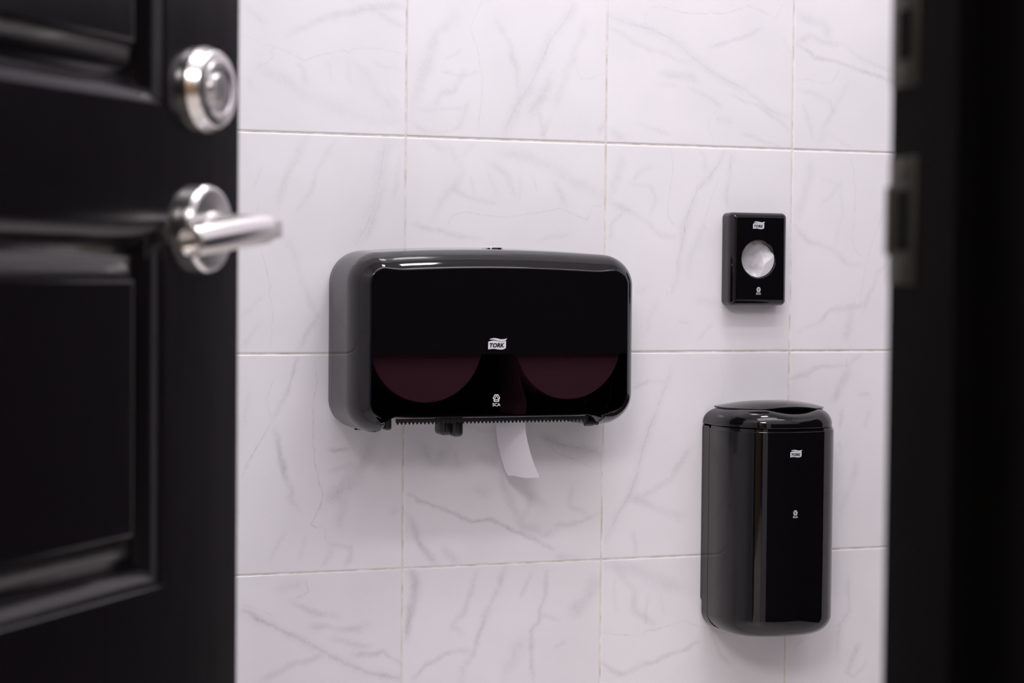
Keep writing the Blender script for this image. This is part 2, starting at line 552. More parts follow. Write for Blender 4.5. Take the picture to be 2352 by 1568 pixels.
  (15.8,7,176,186,164,160,153,141),
  (5.3,5,231,179,246,184),
 ],
}

def vnoise(x, z, sc, seed):
    rs = np.random.RandomState(seed); g = rs.rand(64, 64).astype(np.float32) * 2 - 1
    u = x * sc; v = z * sc
    i = np.floor(u).astype(int); j = np.floor(v).astype(int); a = u - i; c = v - j
    a = a * a * (3 - 2 * a); c = c * c * (3 - 2 * c)
    i &= 63; j &= 63; i1 = (i + 1) & 63; j1 = (j + 1) & 63
    return (g[i, j] * (1 - a) + g[i1, j] * a) * (1 - c) + (g[i, j1] * (1 - a) + g[i1, j1] * a) * c

def vein_field(x, z, strokes, seed, gain=1.75):
    """x, z in millimetres inside the tile"""
    dx = 1.6 * vnoise(x, z, 0.06, seed) + 0.8 * vnoise(x, z, 0.22, seed + 1)
    dz = 1.6 * vnoise(x, z, 0.06, seed + 2) + 0.8 * vnoise(x, z, 0.22, seed + 3)
    keep = np.ones_like(x)
    soft = 0.75 + 0.35 * vnoise(x, z, 0.035, seed + 4) + 0.2 * vnoise(x, z, 0.12, seed + 5)
    for s in strokes:
        wd, st = s[0], s[1] / 100 * gain * (1.0 if s[0] < 4 else 1.35)
        p = np.array(s[2:], float).reshape(-1, 2)
        fine = wd < 3
        px = x + dx * (0.35 if fine else 1.6); pz = z + dz * (0.35 if fine else 1.6)
        sig = 0.75 if fine else wd * 0.72
        lo = p.min(0) - 4 * sig; hi = p.max(0) + 4 * sig
        m = (px > lo[0]) & (px < hi[0]) & (pz > lo[1]) & (pz < hi[1])
        if not m.any(): continue
        qx = px[m]; qz = pz[m]; best = np.full(qx.shape, 1e9)
        seg = p[1:] - p[:-1]; ln = np.hypot(seg[:, 0], seg[:, 1]); tot = ln.sum(); run = 0; tt = np.zeros(qx.shape)
        for i in range(len(seg)):
            L2 = max(ln[i] ** 2, 1e-6)
            t = np.clip(((qx - p[i, 0]) * seg[i, 0] + (qz - p[i, 1]) * seg[i, 1]) / L2, 0, 1)
            d = np.hypot(qx - p[i, 0] - t * seg[i, 0], qz - p[i, 1] - t * seg[i, 1])
            u = d < best; best = np.where(u, d, best); tt = np.where(u, (run + t * ln[i]) / tot, tt); run += ln[i]
        taper = np.clip(np.minimum(tt, 1 - tt) * 5 + 0.45, 0, 1)
        g = np.exp(-(best / sig) ** 2) * taper * st
        if not fine: g = g * soft[m]
        else: g = g * (0.7 + 0.5 * vnoise(qx, qz, 0.15, seed + 6))
        keep[m] *= 1 - np.clip(g, 0, 0.9)
    cloud = 0.028 * (vnoise(x, z, 0.012, seed + 7) + 0.6 * vnoise(x, z, 0.03, seed + 8) + 0.9)
    return 1 - keep + np.clip(cloud, 0, 1)

def build_tile_wall():
    T, gap, bev, sink = 0.3, 0.0024, 0.0009, 0.0007
    V = []; F = []; A = []; base = 0
    keys = list(PRINTS.keys()); rs = np.random.RandomState(3)
    for i in range(-5, 5):
        for j in range(-4, 4):
            x0 = T * i + gap / 2; x1 = T * (i + 1) - gap / 2
            zt = Z0 + T * (1 - j); zb = Z0 - T * j
            z0 = zb + gap / 2; z1 = zt - gap / 2
            key = (i, j)
            if key in PRINTS: st = PRINTS[key]; n = 176; seed = 111 + i * 7 + j
            else:
                k = keys[rs.randint(len(keys))]; st = PRINTS[k]; n = 44; seed = 500 + i * 13 + j
            def line(a, b): return np.concatenate([[a, a + bev * 0.35, a + bev], np.linspace(a + bev, b - bev, n)[1:-1], [b - bev, b - bev * 0.35, b]])
            xs = line(x0, x1); zs = line(z0, z1); m = len(xs)
            X, Z = np.meshgrid(xs, zs, indexing='ij')
            def dr(a, lo, hi):
                e = np.minimum(a - lo, hi - a); return np.clip(1 - e / bev, 0, 1) ** 2
            Y = sink * np.maximum(dr(X, x0, x1), dr(Z, z0, z1))
            t = rs.rand(3) - 0.5
            Y = Y + 0.0005 * (t[0] * (X - x0) / T + t[1] * (Z - z0) / T)
            lx = (X - T * i) * 1000; lz = (Z - zb) * 1000
            if key not in PRINTS and (i + j) % 2: lx, lz = 300 - lx, 300 - lz
            D = vein_field(lx, lz, st, seed, (1.3, 1.45, 1.75, 1.75)[max(0, min(j, 3))])  # upper rows get weaker veins, imitating print washed out by bright light
            V.append(np.stack([X, Y, Z], -1).reshape(-1, 3)); A.append(D.reshape(-1))
            idx = np.arange(m * m).reshape(m, m) + base
            q = np.stack([idx[:-1, :-1], idx[1:, :-1], idx[1:, 1:], idx[:-1, 1:]], -1).reshape(-1, 4)
            F.append(q); base += m * m
    V = np.concatenate(V); A = np.concatenate(A); F = np.concatenate(F)
    nt_ = len(F)
    g = np.array([(-1.5, 0.0008, 0), (1.5, 0.0008, 0), (1.5, 0.0008, 2.7), (-1.5, 0.0008, 2.7)]); V = np.concatenate([V, g]); A = np.concatenate([A, np.zeros(4)])
    F = np.concatenate([F, [[base, base + 1, base + 2, base + 3]]])
    me = bpy.data.meshes.new('wall_back')
    me.vertices.add(len(V)); me.vertices.foreach_set('co', V.astype(np.float32).ravel())
    me.loops.add(len(F) * 4); me.loops.foreach_set('vertex_index', F.astype(np.int32).ravel())
    me.polygons.add(len(F)); me.polygons.foreach_set('loop_start', np.arange(0, len(F) * 4, 4, dtype=np.int32))
    me.materials.append(M_tile); me.materials.append(M_grout)
    mi = np.zeros(len(F), dtype=np.int32); mi[nt_:] = 1; me.polygons.foreach_set('material_index', mi)
    me.polygons.foreach_set('use_smooth', np.ones(len(F), dtype=bool))
    me.update(calc_edges=True); me.validate()
    at = me.attributes.new('vein', 'FLOAT', 'POINT'); at.data.foreach_set('value', A.astype(np.float32))
    o = link('wall_back', me); o['kind'] = 'structure'
    return o
build_tile_wall()

# ---------------------------------------------------------------- rest of the room and the corridor
def struct(name, lst, m): return tag(boxes(name, lst, m), kind='structure')
YI, YO = -1.66, -1.80            # inner and outer face of the doorway wall
OX0, OX1, OH = -0.958, -0.22, 2.06
struct('wall_left', [(-1.25, -1.2, YI, 0.05, 0, 2.7)], M_tile2)
struct('wall_right', [(1.5, 1.55, YI, 0.05, 0, 2.7)], M_tile2)
struct('wall_front', [(-1.5, OX0 - 0.02, YO, YI, 0, 2.7), (OX1 + 0.02, 1.5, YO, YI, 0, 2.7), (OX0 - 0.02, OX1 + 0.02, YO, YI, OH + 0.02, 2.7)], M_ceil)
struct('wall_corridor_left', [(-2.25, -2.2, -5.2, YO, 0, 2.7)], M_wood)
struct('wall_corridor_right', [(1.5, 1.55, -5.2, YO, 0, 2.7)], M_corr)
struct('wall_corridor_end', [(-2.25, 1.55, -5.25, -5.2, 0, 2.7)], M_corr)
struct('wall_corridor_side', [(-2.2, -1.5, YO, YO + 0.05, 0, 2.7)], M_corr)
struct('dark_reflect_panel', [(1.485, 1.5, YI, -0.32, 0, 1.55), (0.12, 1.485, YI, YI + 0.012, 0, 1.22)], M_panel)  # unseen dark panels, added and sized to darken reflections in the gloss surfaces
struct('floor', [(-2.25, 1.55, -5.25, 0.05, -0.05, 0)], M_floor)
struct('ceiling', [(-1.55, 1.55, YI - 0.14, 0.05, 2.7, 2.75)], M_ceil)
struct('ceiling_corridor', [(-2.25, 1.55, -5.25, YO, 2.7, 2.75)], M_corr)
# door frame: two jambs, head and stops
fr_ = struct('trim_1', [(OX0 - 0.02, OX0, YO - 0.004, YI, 0, OH + 0.02), (OX1, OX1 + 0.02, YO - 0.004, YI, 0, OH + 0.02), (OX0, OX1, YO - 0.004, YI, OH, OH + 0.02),
                        (OX0, OX0 + 0.012, -1.745, -1.71, 0, OH), (OX1 - 0.012, OX1, -1.745, -1.71, 0, OH), (OX0 + 0.012, OX1 - 0.012, -1.745, -1.71, OH - 0.012, OH)], M_jamb)
fr_.data.materials[0] = M_jamb
struct('trim_2', [(OX0 - 0.09, OX0 - 0.006, YO - 0.018, YO, 0, OH + 0.09), (OX1 + 0.006, OX1 + 0.09, YO - 0.018, YO, 0, OH + 0.09), (OX0 - 0.006, OX1 + 0.006, YO - 0.018, YO, OH + 0.006, OH + 0.09)], M_jamb)

def strike(zc, h, lip):
    xp = OX1 - 0.0012
    bx = [(xp, OX1 + 0.0003, -1.688, YI - 0.0005, zc - h / 2, zc + h / 2)]
    o = boxes('strike_plate', bx, M_steel, fr_, bevel=0.0004)
    boxes('screw', [(xp - 0.0008, xp, -1.678, -1.671, zc + s * h * 0.38 - 0.0035, zc + s * h * 0.38 + 0.0035) for s in (-1, 1)], M_steel, o, bevel=0.0003)
    boxes('bolt_hole', [(xp - 0.0003, xp + 0.0002, -1.682, -1.668, zc - h * 0.24, zc + h * 0.24)], M_jamb, o)
    if lip:
        v = []; f = []; n = 8; hh = 0.019
        for k in range(n + 1):
            a = k / n * 1.1
            x = xp - 0.0012 + 0.006 * (1 - math.cos(a)) ; y = YI - 0.002 + 0.009 * math.sin(a)
            for dz_ in (-1, 1):
                e = hh * (1 - 0.25 * (k / n) ** 3)
                v += [(x, y, zc + dz_ * e), (x + 0.0016, y, zc + dz_ * e)]
        for k in range(n):
            a = k * 4
            f += [(a, a + 2, a + 6, a + 4), (a + 1, a + 5, a + 7, a + 3), (a, a + 4, a + 5, a + 1), (a + 2, a + 3, a + 7, a + 6)]
        f += [(0, 1, 3, 2), (n * 4, n * 4 + 2, n * 4 + 3, n * 4 + 1)]
        mesh('strike_lip', v, f, M_steel, o, smooth=40)
strike(Z0 - 0.156, 0.070, True)
strike(Z0 - 0.054, 0.057, False)

# ---------------------------------------------------------------- the door leaf
HX, HY = -0.94353, -1.66777
ANG = math.atan2(0.75705, 0.65269)
def build_door():
    Wd, Ht, Th = 0.7195, 2.03, 0.040
    zr = lambda z: Z0 + z
    sx = (0.0, 0.110, 0.6115, Wd)
    pans = [(0.22, zr(-0.500)), (zr(-0.4155), zr(-0.153)), (zr(-0.0697), zr(0.66))]
    zl = [0.008]
    for a, c in pans: zl += [a, c]
    zl.append(Ht)
    bm = bmesh.new()
    def face(pts):
        vs = [bm.verts.new(p) for p in pts]; bm.faces.new(vs)
    prof = [(0, 0), (0.0008, -0.0010), (0.0016, -0.0022)]
    for k in range(1, 9):                                   # ovolo down
        a = math.radians(22 + 50 * k / 8); prof.append((0.0016 + 0.0150 * (math.sin(a) - 0.3746) / 0.5765, -0.0022 - 0.0138 * (0.9272 - math.cos(a)) / 0.6182))
    prof += [(0.0185, -0.0160)]
    for k in range(1, 9):                                   # cove up to the raised field
        a = math.radians(14 + 52 * k / 8); prof.append((0.0185 + 0.0225 * (math.sin(a) - 0.2419) / 0.6716, -0.0160 + 0.0140 * (0.9703 - math.cos(a)) / 0.5636))
    prof += [(0.0416, -0.0008), (0.0432, -0.0004)]
    for side in (0, 1):
        y0 = 0.0 if side == 0 else Th
        sg = 1 if side == 0 else -1
        for i in range(3):
            for j in range(len(zl) - 1):
                if i == 1 and j % 2 == 1: continue
                face([(sx[i], y0, zl[j]), (sx[i + 1], y0, zl[j]), (sx[i + 1], y0, zl[j + 1]), (sx[i], y0, zl[j + 1])])
        for a, c in pans:
            rings = [[(sx[1] + t, y0 - sg * d, a + t), (sx[2] - t, y0 - sg * d, a + t), (sx[2] - t, y0 - sg * d, c - t), (sx[1] + t, y0 - sg * d, c - t)] for t, d in prof]
            for q in range(len(rings) - 1):
                for k in range(4):
                    face([rings[q][k], rings[q][(k + 1) % 4], rings[q + 1][(k + 1) % 4], rings[q + 1][k]])
            face(rings[-1])
    z0_, z1_ = zl[0], zl[-1]
    for x in (0, Wd): face([(x, 0, z0_), (x, Th, z0_), (x, Th, z1_), (x, 0, z1_)])
    for z in (z0_, z1_): face([(0, 0, z), (Wd, 0, z), (Wd, Th, z), (0, Th, z)])
    bmesh.ops.remove_doubles(bm, verts=bm.verts, dist=1e-5)
    bmesh.ops.recalc_face_normals(bm, faces=bm.faces)
    me = bpy.data.meshes.new('door_1'); bm.to_mesh(me); bm.free(); me.materials.append(M_door)
    me.polygons.foreach_set('use_smooth', [True] * len(me.polygons)); me.set_sharp_from_angle(angle=math.radians(25))
    for p_ in me.polygons:
        if abs(p_.normal.y) > 0.9999: p_.use_smooth = False
    d = link('door_1', me); d['kind'] = 'structure'
    d.location = (HX, HY, 0); d.rotation_euler = (0, 0, ANG)

    def onface(s, z, off=0.0):        # local z of lathe -> out of the face (local -y)
        return Matrix(((1, 0, 0, s), (0, 0, -1, -off), (0, 1, 0, z), (0, 0, 0, 1)))
    def part(name, v, f, m, par, M, smooth=30):
        return mesh(name, xf(v, M), f, m, par, smooth=smooth, world=False)
    # deadbolt
    zc = zr(-0.0535)
    v, f = lathe_vf([(0.0318, 0), (0.0320, 0.004), (0.0315, 0.0055), (0.0285, 0.0125), (0.0275, 0.0135), (0.0215, 0.0142), (0.0205, 0.0150), (0.0195, 0.0150), (0.0175, 0.0138), (0.0125, 0.0135)], 72)
    db = part('deadbolt', v, f, M_nickel, d, onface(0.664, zc), 20)
    db['label'] = 'round satin nickel deadbolt'
    v, f = lathe_vf([(0.0118, 0.013), (0.0118, 0.0152), (0.0108, 0.0160)], 48)
    cyl = part('key_cylinder', v, f, M_nickel, db, onface(0.664, zc), 20)
    v, f = box_vf(-0.0006, 0.0006, -0.005, 0.005, 0.0150, 0.01625); part('keyway', v, f, M_printdark, db, onface(0.664, zc))
    # lever handle
    zc = zr(-0.1565)
    v, f = lathe_vf([(0.0325, 0), (0.0328, 0.003), (0.0325, 0.007), (0.0308, 0.0098), (0.0290, 0.0106), (0.0150, 0.0112)], 72)
    hd = part('door_handle', v, f, M_nickel, d, onface(0.662, zc), 20)
    hd['label'] = 'satin nickel lever handle'
    v, f = lathe_vf([(0.0135, 0.009), (0.0132, 0.014), (0.0112, 0.019), (0.0108, 0.046), (0.0108, 0.054)], 40)
    part('neck', v, f, M_nickel, hd, onface(0.662, zc), 30)
    # bar: hangs a little below level, runs back towards the hinge side
    droop = math.radians(DROOP)
    Mb = Matrix.Translation((0.662 - 0.003, -0.0555, zc)) @ Matrix.Rotation(-math.pi / 2 - droop, 4, 'Y')
    Lb = 0.109
    v, f = lathe_vf([(0.0096, 0), (0.0104, 0.0008), (0.0106, 0.002), (0.0106, Lb - 0.0016), (0.0102, Lb - 0.0003), (0.0092, Lb), (0.0082, Lb - 0.0012), (0.0080, Lb - 0.010)], 48)
    bar = part('lever', v, f, M_nickel, hd, Mb, 30)
    bmv = boxes('elbow', [(0.662 - 0.012, 0.662 + 0.0085, -0.0640, -0.0455, zc - 0.0065, zc + 0.0065)], M_nickel, hd, bevel=0.0012, world=False)
    return d
DROOP = 6.0
build_door()

# ---------------------------------------------------------------- printed marks
def text_mesh(s, boldness):
    cu = bpy.data.curves.new('t', 'FONT'); cu.body = s; cu.offset = boldness; cu.resolution_u = 3
    o = bpy.data.objects.new('t', cu); C.objects.link(o)
    dg = bpy.context.evaluated_depsgraph_get(); dg.update()
    me = bpy.data.meshes.new_from_object(o.evaluated_get(dg))
    v = [(p.co.x, p.co.y) for p in me.vertices]; f = [tuple(p.vertices) for p in me.polygons]
    bpy.data.objects.remove(o); bpy.data.curves.remove(cu); bpy.data.meshes.remove(me)
    xs = [p[0] for p in v]; ys = [p[1] for p in v]
    x0, x1, y0, y1 = min(xs), max(xs), min(ys), max(ys)
    return [((p[0] - x0) / (x1 - x0), (p[1] - y0) / (y1 - y0)) for p in v], f
T_TORK = text_mesh('TORK', 0.045)
T_SCA = text_mesh('SCA', 0.022)

def flat_mesh(name, v2, faces, m, parent, y, solid=0.0):
    me = bpy.data.meshes.new(name); me.from_pydata([(a, y, c) for a, c in v2], [], faces); me.update()
    bm = bmesh.new(); bm.from_mesh(me)
    for fc in bm.faces:
        fc.normal_update()
        if fc.normal.y > 0: fc.normal_flip()
    bm.to_mesh(me); bm.free(); me.materials.append(m)
    return link(name, me, parent)

def bez(pts, n=8):
    """smooth line through points (Catmull-Rom)"""
    out = []; P = [pts[0]] + list(pts) + [pts[-1]]
    for i in range(1, len(P) - 2):
        for k in range(n):
            t = k / n; q = []
            for c in (0, 1):
                a, b_, c_, d = P[i - 1][c], P[i][c], P[i + 1][c], P[i + 2][c]
                q.append(0.5 * (2 * b_ + (c_ - a) * t + (2 * a - 5 * b_ + 4 * c_ - d) * t * t + (3 * b_ - a - 3 * c_ + d) * t ** 3))
            out.append(tuple(q))
    out.append(pts[-1]); return out

def wave_logo(cx, cz, wd, y, parent):
    k = wd / 350.0; f = lambda p: (cx + (p[0] - 365) * k, cz - (p[1] - 250) * k)
    top = bez([(190, 214), (235, 199), (290, 193), (350, 200), (420, 214), (475, 210), (520, 197)])
    bot = bez([(518, 322), (490, 340), (440, 350), (370, 346), (300, 337), (240, 340), (190, 348)])
    n = len(top); P = [f(p) for p in top + bot]
    fs = [(i, i + 1, 2 * n - 2 - i, 2 * n - 1 - i) for i in range(n - 1)]
    up = bez([(213, 172), (250, 156), (300, 150), (350, 155), (400, 166), (450, 172), (500, 164), (541, 154)])
    lo = bez([(541, 156), (512, 190), (480, 203), (430, 207), (380, 199), (330, 185), (280, 176), (213, 175)])
    m_ = len(up); b0 = len(P); P += [f(p) for p in up + lo]
    fs += [(b0 + i, b0 + i + 1, b0 + 2 * m_ - 2 - i, b0 + 2 * m_ - 1 - i) for i in range(m_ - 1)]
    lg = flat_mesh('wave_logo', P, fs, M_white, parent, y); lg['label'] = 'white printed wave flag logo'
    tv, tf = T_TORK
    v = [f((203 + a * 282 + c * 14, 314 - c * 78)) for a, c in tv]
    flat_mesh('lettering', v, tf, M_printdark, lg, y - 0.00025)
    return lg

def knot_mark(cx, cz, wd, y, parent):
    k = wd / 150.0; f = lambda p: (cx + (p[0] - 342) * k, cz - (p[1] - 1303) * k)
    P = []; F = []
    for mx_, my_, ang, ln, wd_, hl, hw in ((310, 1242, -60, 100, 46, 64, 15), (374, 1242, 60, 100, 46, 64, 15), (342, 1311, 0, 112, 46, 66, 15)):
        b0 = len(P); n = 32; a = math.radians(ang)
        for (l_, w_) in ((ln, wd_), (hl, hw)):
            for q in range(n):
                t = 2 * math.pi * q / n; cx_, sy_ = math.cos(t), math.sin(t)
                r = w_ / 2; xx = r * cx_ + (l_ / 2 - r) * (1 if cx_ > 0 else -1); yy = r * sy_
                P.append(f((mx_ + xx * math.cos(a) - yy * math.sin(a), my_ + xx * math.sin(a) + yy * math.cos(a))))
        for q in range(n):
            F.append((b0 + q, b0 + (q + 1) % n, b0 + n + (q + 1) % n, b0 + n + q))
    lg = flat_mesh('knot_logo', P, F, M_white, parent, y); lg['label'] = 'small white printed three-loop mark over letters'
    tv, tf = T_SCA
    flat_mesh('lettering', [f((268 + a * 150, 1412 - c * 58)) for a, c in tv], tf, M_white, lg, y)
    return lg

# ---------------------------------------------------------------- twin roll dispenser
def build_dispenser():
    m, a = 0.0985, 0.2070
    D = empty('toilet_paper_dispenser', (m, 0, Z0 - 0.39), 'large glossy black twin toilet paper dispenser mounted on the marble tile wall', 'dispenser')
    zt = lambda x: -0.1525 - 0.0085 * ((x - m) / a) ** 2
    zb, zc = -0.4030, -0.3850
    x0, x1 = m - a, m + a
    pts = [(x0, zb, 0.042, 1.1), (-0.063, zb, 0.008, 1.0), (-0.050, zc, 0.005, 0.3)]
    pts += [(x, zc, 0, 0.22) for x in (-0.03, 0.03, 0.095, 0.15, 0.21)]
    pts += [(0.226, zc, 0.010, 0.25), (0.243, -0.3985, 0.008, 0.7), (x1, zb + 0.0045, 0.046, 1.05), (x1, zt(x1), 0.046, 1.1)]
    pts += [(m + a * t, zt(m + a * t), 0, 1.3) for t in (0.70, 0.6, 0.5, 0.4, 0.3, 0.2, 0.1, 0, -0.1, -0.2, -0.3, -0.4, -0.5, -0.6, -0.70)]
    pts += [(x0, zt(x0), 0.046, 1.1)]
    o = [(x, z + Z0, s) for x, z, s in fillet(pts, 14)]
    o = smooth_scales(resample(dedupe(o), 0.0035), 12)
    prof = [(0.0022, 0.0215), (0.0, 0.0195), (0.0008, 0.045), (0.0022, 0.080)]
    phi = math.radians(64)
    for k in range(1, 15):
        t = phi * k / 14
        prof.append((0.0022 + 0.0375 * (1 - math.cos(t)), 0.080 + 0.052 * math.sin(t)))
    v, f = shell_vf(o, prof, cap=False, inset=inset_smooth)
    # front face split at the window line
    ring = inset_smooth(o, prof[-1][0]); yf = -prof[-1][1]
    zs = Z0 - 0.2965
    def clip(poly, keep_up):
        out = []
        for i in range(len(poly)):
            p, r = poly[i], poly[(i + 1) % len(poly)]
            ip = (p[1] >= zs) == keep_up; ir = (r[1] >= zs) == keep_up
            if ip: out.append(p)
            if ip != ir:
                t = (zs - p[1]) / (r[1] - p[1]); out.append((p[0] + (r[0] - p[0]) * t, zs))
        return out
    up = clip(ring, True); lo = clip(ring, False)
    b0 = len(v); v += fl(up, yf); f.append(tuple(range(b0, b0 + len(up))))
    cov = mesh('cover', v, f, M_black, D, smooth=18)
    so = cov.modifiers.new('thickness', 'SOLIDIFY'); so.thickness = 0.0022; so.offset = -1
    win = mesh('window', fl(lo, yf), [tuple(range(len(lo)))], M_smoke, D)
    so = win.modifiers.new('thickness', 'SOLIDIFY'); so.thickness = 0.0001; so.offset = -1
    win.modifiers.clear()
    win['label'] = 'smoked see-through lower front window'
    # base plate
    v, f = shell_vf(o, [(0.0004, 0.0), (0.0004, 0.0170), (0.0014, 0.0182)], cap=True, capback=True)
    mesh('base_plate', v, f, M_black, D, smooth=30)
    v, f = shell_vf(o, [(0.0045, 0.0175), (0.0045, 0.027)], cap=False)
    mesh('inner_rim', v, f, M_grey_in, D, smooth=30)
    # key slot on top
    M_ = Matrix.Translation((0.113, -0.044, Z0 + zt(0.113) - 0.0012))
    v, f = lathe_vf([(0.0125, -0.004), (0.0125, 0.0012), (0.0112, 0.0021), (0.0085, 0.0021), (0.0080, 0.0010)], 36)
    v = [(x * 1.25, y * 0.75, z) for x, y, z in v]
    lk = mesh('lock', xf(v, M_), f, M_chrome, D, smooth=30); lk['label'] = 'small silver lock on top'
    boxes('lock_slot', [(0.104, 0.122, -0.0455, -0.0425, Z0 + zt(0.113) - 0.0012, Z0 + zt(0.113) + 0.0006)], M_printdark, lk)
    # saw-toothed tear bar
    V = []; F = []; xs, xe = -0.0475, 0.2305; pitch = 0.00540; ytb = -0.121; th = 0.0012
    n = int((xe - xs) / pitch); z1 = Z0 + zc + 0.003; z2 = Z0 + zc - 0.0010; z3 = Z0 + zc - 0.0050
    line = []
    for k in range(n):
        x = xs + k * pitch
        line += [(x, z2), (x + pitch * 0.40, z3 + 0.0004), (x + pitch * 0.5, z3), (x + pitch * 0.6, z3 + 0.0004)]
    line.append((xs + n * pitch, z2))
    for yy in (ytb, ytb + th):
        V += [(x, yy, z) for x, z in line] + [(x, yy, z1) for x, z in line]
    mL = len(line)
    for s in (0, 2 * mL):
        for k in range(mL - 1): F.append((s + k, s + k + 1, s + mL + k + 1, s + mL + k))
    for k in range(mL - 1): F.append((k, k + 1, 2 * mL + k + 1, 2 * mL + k))
    tb = mesh('tear_bar', V, F, M_black2, D); tb['label'] = 'saw-toothed black tear bar'
    # sliding roll selector under the bar
    sl = boxes('slider', [(0.0215, 0.0395, -0.100, -0.070, Z0 - 0.4070, Z0 - 0.378), (0.0375, 0.0535, -0.104, -0.072, Z0 - 0.4090, Z0 - 0.378)], M_black2, D, bevel=0.0055, seg=4)
    sl['label'] = 'black sliding roll selector knob'
    boxes('grip', [(0.0285, 0.0335, -0.1015, -0.099, Z0 - 0.402, Z0 - 0.391), (0.0425, 0.0490, -0.1055, -0.1035, Z0 - 0.405, Z0 - 0.390)], M_printdark, sl, bevel=0.001, seg=2)
    boxes('rail', [(-0.055, 0.238, -0.070, -0.030, Z0 - 0.3855, Z0 - 0.381)], M_grey_in, D, bevel=0.001, seg=2)
    # hinge barrels at the two ends of the cut-out
    v, f = lathe_vf([(0.0042, 0), (0.0048, 0.001), (0.0048, 0.012), (0.0036, 0.0128), (0.0036, 0.020)], 24)
    Mh = Matrix.Translation((0.2280, -0.106, Z0 - 0.3925)) @ Matrix.Rotation(math.pi / 2, 4, 'Y')
    mesh('pivot', xf(v, Mh), f, M_black2, D, smooth=30)
    boxes('pivot_block', [(-0.0600, -0.0500, -0.112, -0.085, Z0 - 0.3975, Z0 - 0.380)], M_black2, D, bevel=0.003)
    wave_logo(0.0925, Z0 - 0.2825, 0.0270, yf - 0.0004, D)
    knot_mark(0.0915, Z0 - 0.3583, 0.0113, yf - 0.0004, D)
    return D
build_dispenser()

def build_roll(cx, label, sheet):
    cz = Z0 - 0.283; rr = 0.0785 if not sheet else 0.0765
    T = empty('toilet_roll', (cx, -0.07, cz), label, 'toilet roll')
    T['group'] = 'toilet rolls inside the dispenser'
    Mr = Matrix.Translation((cx, -0.024, cz)) @ Matrix.Rotation(math.pi / 2, 4, 'X')
    v, f = lathe_vf([(0.0120, 0.0), (rr - 0.001, 0.0), (rr, 0.001), (rr, 0.091), (rr - 0.001, 0.092), (0.0120, 0.092), (0.0120, 0.0)], 72, False, False)
    mesh('paper', xf(v, Mr), f, M_paper, T, smooth=30)
    v, f = lathe_vf([(0.0118, 0.0), (0.0118, 0.0925), (0.0105, 0.0925), (0.0105, 0.0)], 40, False, False)
    mesh('core', xf(v, Mr), f, mat('brown_card', (0.25, 0.17, 0.10), 0.8), T, smooth=30)
    if sheet:
        V = []; F = []; nt_, ns = 40, 14
        path = [(cx - 0.0765, 0.0), (cx - 0.0690, -0.050), (0.1395, -0.080), (0.1375, -0.104), (0.1385, -0.125), (0.1440, -0.150), (0.1520, -0.172), (0.1590, -0.1855)]
        P = bez(path, 6); n = len(P)
        for i, (x, z) in enumerate(P):
            t = i / (n - 1)
            for j in range(ns + 1):
                s = j / ns
                yy = -0.022 - 0.080 * s
                if t > 0.55: yy += (s - 0.45) * -0.010 * (t - 0.55)
                xx = x + 0.0045 + 0.0022 * math.sin(s * 5 + t * 4) * t + 0.015 * (s - 1) * min(1, t * 2)
                zz = cz + z - 0.004 * (1 - s) * t + 0.0010 * math.sin(s * 9) * t * t
                if i >= n - 4:                      # rounded torn corners
                    e = (i - (n - 4)) / 3; c_ = min(s, 1 - s); 
                    if c_ < 0.10: yy += (1 if s < 0.5 else -1) * -0.004 * e * (1 - c_ / 0.10)
                V.append((xx, yy, zz))
        m_ = ns + 1
        for i in range(n - 1):
            for j in range(ns): F.append((i * m_ + j, i * m_ + j + 1, (i + 1) * m_ + j + 1, (i + 1) * m_ + j))
        sh = mesh('hanging_sheet', V, F, M_sheet, T, smooth=60)
        sh['label'] = 'loose white end of paper hanging down'
    return T
build_roll(-0.004, 'left toilet roll, dim behind the smoked window of the large black dispenser', False)
build_roll(0.2000, 'right toilet roll behind the smoked window with its white end hanging below the saw-toothed bar', True)

